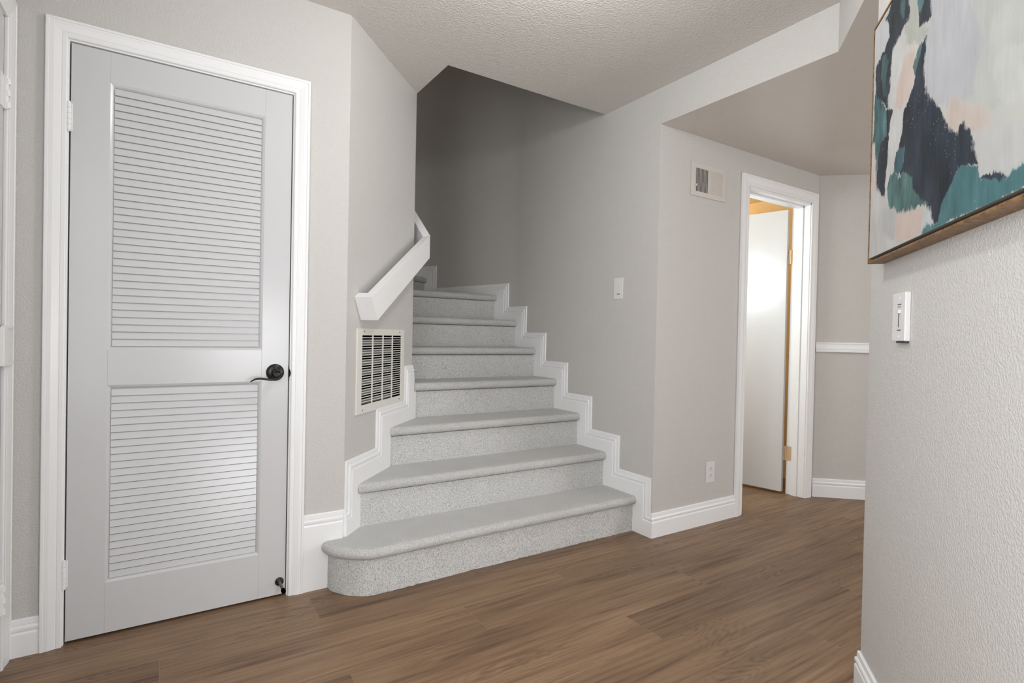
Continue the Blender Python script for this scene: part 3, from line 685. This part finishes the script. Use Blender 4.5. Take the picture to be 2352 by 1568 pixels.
def build_painting():
    g = empty('framed_painting', FE(-1.02, 0, 1.32)); tag(g, 'large abstract painting in navy, teal and pale grey with thin oak frame', 'painting')
    s1, s0 = -.645, -1.50; z0, z1 = 1.3155, 1.9985; D0 = .043; lip = .006
    b = MB(); b.box(FE, s1-lip, s1, .001, D0, z0, z1); b.box(FE, s0, s0+lip, .001, D0, z0, z1); b.box(FE, s0+lip, s1-lip, .001, D0, z0, z0+lip); b.box(FE, s0+lip, s1-lip, .001, D0, z1-lip, z1)
    b.build('picture_frame', M_FRAME, g, bevel=.0008)
    b = MB(); b.box(FE, s0+lip, s1-lip, .001, .012, z0+lip, z1-lip); b.build('backing_board', M_DARK, g)
    gap = .005
    ca, cb, cz0, cz1 = s0+lip+gap, s1-lip-.0025, z0+lip+.009, z1-lip-.003
    nx, nz = 420, 360
    S, Z = np.meshgrid(np.linspace(ca, cb, nx+1), np.linspace(cz0, cz1, nz+1)); S = S.ravel(); Z = Z.ravel()
    rng = np.random.RandomState(5)
    def vnoise(freq, ax=1.0, az=1.0):
        gx = rng.rand(400, 400); u = (S-ca)*freq*ax; v = (Z-cz0)*freq*az; iu = u.astype(int); iv = v.astype(int); fu = u-iu; fv = v-iv
        fu = fu*fu*(3-2*fu); fv = fv*fv*(3-2*fv); gt = lambda a, c: gx[a % 400, c % 400]
        return (gt(iu, iv)*(1-fu)+gt(iu+1, iv)*fu)*(1-fv)+(gt(iu, iv+1)*(1-fu)+gt(iu+1, iv+1)*fu)*fv
    wx = (vnoise(30)-.5)*.010+(vnoise(90)-.5)*.006+(vnoise(260, 1, .3)-.5)*.004
    wz = (vnoise(30)-.5)*.010+(vnoise(90)-.5)*.006+(vnoise(300, 1, .12)-.5)*.008
    col = np.zeros((len(S), 3)); f = lambda c: np.array(srgb(*c)[:3])
    col[:] = f((178, 179, 174)); col += ((vnoise(6)-.5)*.06)[:, None]
    streak = (vnoise(200, 1, .06)-.5)
    hue = vnoise(22)[:, None]*np.array([[-.006, .004, .014]])
    for rgb, P in PAINT:
        base = f(rgb)*.80; dark = base.mean() < .12; base = base*(.9 if base.mean() < .2 else 1); base = base*.85+base.mean()*.15
        j = .0022 if dark or base.mean() < .25 else .010; cov = np.zeros(len(S)); K = 5; n = len(P)
        for q in range(K):
            x = S+wx+(vnoise(60)-.5)*j*2+(vnoise(240)-.5)*j; y = Z+wz+(vnoise(60)-.5)*j*2+(vnoise(240)-.5)*j; ins = np.zeros(len(S), bool)
            for i in range(n):
                xa, ya = P[i]; xb, yb = P[(i+1) % n]
                if ya == yb: continue
                ins ^= ((ya > y) != (yb > y)) & (x < (xb-xa)*(y-ya)/(yb-ya)+xa)
            cov += ins/K
        amp = (.75 if base.mean() < .2 else .45) if dark else (.30 if base.mean() < .25 else .12)
        k = 1+(streak*.5+(vnoise(14)-.5)+(vnoise(45, 1, .45)-.5)*.9+(vnoise(160, 1, .3)-.5)*.5)*amp
        c_ = base[None, :]*k[:, None]+(hue*.7 if dark else 0)
        col = col*(1-cov[:, None])+c_*cov[:, None]
    # scattered dry-brush flecks
    fl = (vnoise(420) > .93) & (vnoise(10) > .6); col[fl] = col[fl]*.6+f((200, 204, 204))*.4
    P = [tuple(FE(a, .0415, z)) for a, z in zip(S, Z)]
    Fc = []; st = nx+1
    for r in range(nz):
        o_ = r*st
        Fc += [(o_+i, o_+i+1, o_+st+i+1, o_+st+i) for i in range(nx)]
    k = len(P); P += [tuple(FE(a, .012, z)) for a, z in ((ca, cz0), (cb, cz0), (cb, cz1), (ca, cz1))]
    c0, c1, c2, c3 = 0, nx, nz*st+nx, nz*st
    Fc += [(c0, c1, k+1, k), (c1, c2, k+2, k+1), (c2, c3, k+3, k+2), (c3, c0, k, k+3)]
    me = bpy.data.meshes.new('canvas'); me.from_pydata(P, [], Fc)
    at = me.color_attributes.new('paint', 'FLOAT_COLOR', 'POINT'); arr = np.ones((len(P), 4), np.float32); arr[:len(S), :3] = np.clip(col, 0, 1); arr[len(S):, :3] = .003
    at.data.foreach_set('color', arr.ravel())
    t = NT('canvas_paint'); a_ = t.n('ShaderNodeAttribute', attribute_name='paint'); t.base(a_.outputs['Color']); t.rough(.5, .3)
    t.bump(t.noise(t.coord('Object', (1, 1, .3)), 500, 3), .25, .001)
    me.materials.append(t.m); o = bpy.data.objects.new('canvas', me); COL.objects.link(o); o.parent = g; o.matrix_parent_inverse = Matrix.Translation(-g.location)
build_painting()

# ------------------------------------------------------------------ lamps themselves
def flush_lamp(name, loc, label, zc):
    g = empty(name, (loc[0], loc[1], zc)); tag(g, label, 'lamp')
    F_ = Frame((loc[0], loc[1], 0), (1, 0, 0), (0, 1, 0))
    m_ = MB(); m_.rings([[(loc[0]+r*math.cos(2*math.pi*i/40), loc[1]+r*math.sin(2*math.pi*i/40), z) for i in range(40)] for r, z in ((.13, zc-.0005), (.13, zc-.018), (.10, zc-.02), (.02, zc-.022))])
    m_.build('lamp_base', M_PLAST, g, True)
flush_lamp('ceiling_lamp', (0.42, -1.0), 'flush white ceiling lamp over the hall', ZC)
